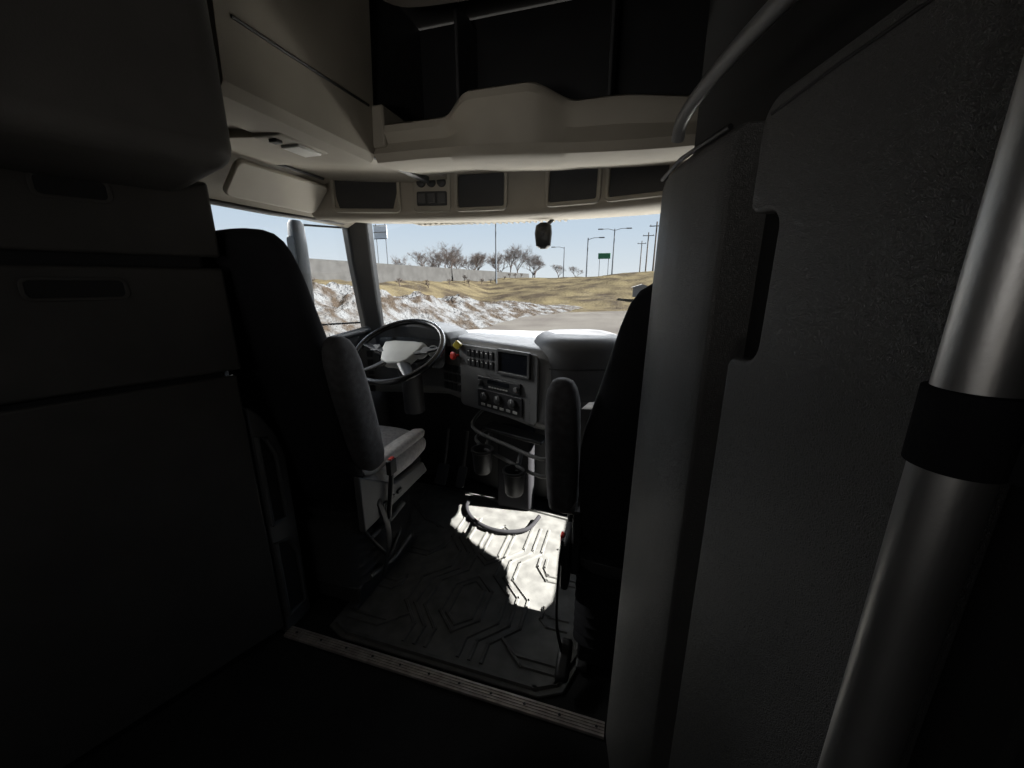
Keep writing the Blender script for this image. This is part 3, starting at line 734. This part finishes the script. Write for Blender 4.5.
for x, y, h in ((3.6, 75, 9.0), (3.0, 95, 9.5), (2.2, 120, 10)):
    e = thing('utility_pole', (x, y, 2.2), 'brown wooden utility pole with crossarm', 'utility pole', group='utility poles')
    tube('post', [(x, y, 2.2), (x, y, 2.2+h)], [.17, .11], M_wood, e, seg=8)
    box('crossarm', (x, y, 2.2+h-.7), (2.4, .12, .14), M_wood, e)
    for dx in (-1, 0, 1): lathe('insulator', (x+dx, y, 2.2+h-.63), (0, 0, 1), [(.06, 0), (.08, .1), (.04, .2), (.001, .2)], M_steel, e, seg=8)
e = thing('green_road_sign', (-5, 76, 2.0), 'small green highway sign on two posts', 'sign')
box('sign_panel', (-5, 76, 5.8), (2.2, .08, 1.0), M_green, e, bevel=.02)
for dx in (-.8, .8): tube('post', [(-5+dx, 76.1, 2.0), (-5+dx, 76.1, 6.2)], .07, M_steel, e, seg=6)
e = thing('billboard_sign', (-41, 60, 1.4), 'pale framed roadside sign raised on two posts', 'sign')
box('sign_panel', (-41, 60, 9.3), (2.5, .1, 2.0), mat('pale_sign_face', (.55, .60, .66), .6), e, bevel=.02)
for dx in (-.9, .9): tube('post', [(-41+dx, 60.1, 1.4), (-41+dx, 60.1, 10.6)], .08, M_steel, e, seg=6)
for dz in (8.25, 9.3, 10.35): box('brace', (-41, 59.92, dz), (2.6, .06, .10), M_wood, e)
e = thing('white_shed', (1.2, 46, -.3), 'small white utility shed on the grass slope', 'shed')
box('walls', (1.2, 46, .2), (1.8, 2, 1.0), M_wall, e)
prism('roof', [(.1, .70), (2.3, .70), (1.2, 1.05)], 'y', 44.9, 47.1, M_wall, e, bevel=0)

# ---------------------------------------------------------------- light
w = bpy.data.worlds.new('world'); sc.world = w; w.use_nodes = True
nt = w.node_tree; bg = nt.nodes['Background']
tc = nt.nodes.new('ShaderNodeTexCoord'); sx = nt.nodes.new('ShaderNodeSeparateXYZ'); cr = nt.nodes.new('ShaderNodeValToRGB')
nt.links.new(tc.outputs['Generated'], sx.inputs[0]); nt.links.new(sx.outputs['Z'], cr.inputs['Fac']); nt.links.new(cr.outputs['Color'], bg.inputs['Color'])
E = cr.color_ramp.elements
E[0].position = 0; E[0].color = (.80, .85, .89, 1); E[1].position = 1; E[1].color = (.37, .46, .64, 1)
e1 = E.new(.12); e1.color = (.62, .73, .85, 1); e2 = E.new(.4); e2.color = (.44, .57, .78, 1)
bg.inputs['Strength'].default_value = 1.0
sl = bpy.data.lights.new('sun', 'SUN'); so = bpy.data.objects.new('sun', sl); C.objects.link(so)
az = math.radians(84); el = math.radians(42)
d = Vector((math.sin(az)*math.cos(el), math.cos(az)*math.cos(el), math.sin(el)))
so.rotation_euler = d.to_track_quat('Z', 'Y').to_euler(); so.location = d*20
sl.energy = 50.0; sl.angle = math.radians(.6); sl.color = (1, .97, .92)
def area(name, loc, target, sx_, sy_, power, col, spread=180):
    l = bpy.data.lights.new(name, 'AREA'); l.shape = 'RECTANGLE'; l.size = sx_; l.size_y = sy_; l.energy = power; l.color = col
    l.spread = math.radians(spread)
    o = bpy.data.objects.new(name, l); C.objects.link(o); o.location = loc
    o.rotation_euler = (Vector(loc)-Vector(target)).to_track_quat('Z', 'Y').to_euler()
area('sky_fill', (-.5, 9.0, 4.3), (-.5, 1.5, 1.0), 8, 1.8, 650, (.97, .98, 1))  # added area fill ahead of the windshield, boosting sky light in the cab
area('snow_bounce_fill', (-.5, 4.6, -.5), (-.5, 1.3, 1.7), 6, 1.2, 280, (1, .96, .89))  # added fill hidden below the dash line, lifts the ceiling like snow bounce
area('side_fill', (-6.5, 1.9, 4.3), (-1.0, 1.4, 1.1), 4, 2.0, 650, (1, .98, .95))  # added unseen fill outside the driver window, brightens seats and right panels
area('rear_fill', (-.9, -.95, 1.6), (-.6, .9, 1.3), .8, .4, 1.6, (1, .97, .93))  # added fill behind the camera for the cabinets, no lamp there
area('shelf_fill', (-.35, -1.0, 1.1), (-.55, 1.3, 1.98), .3, .2, .65, (1, .95, .88), spread=55)  # invented narrow fill aimed up at the shelf lip and overhead cabinet
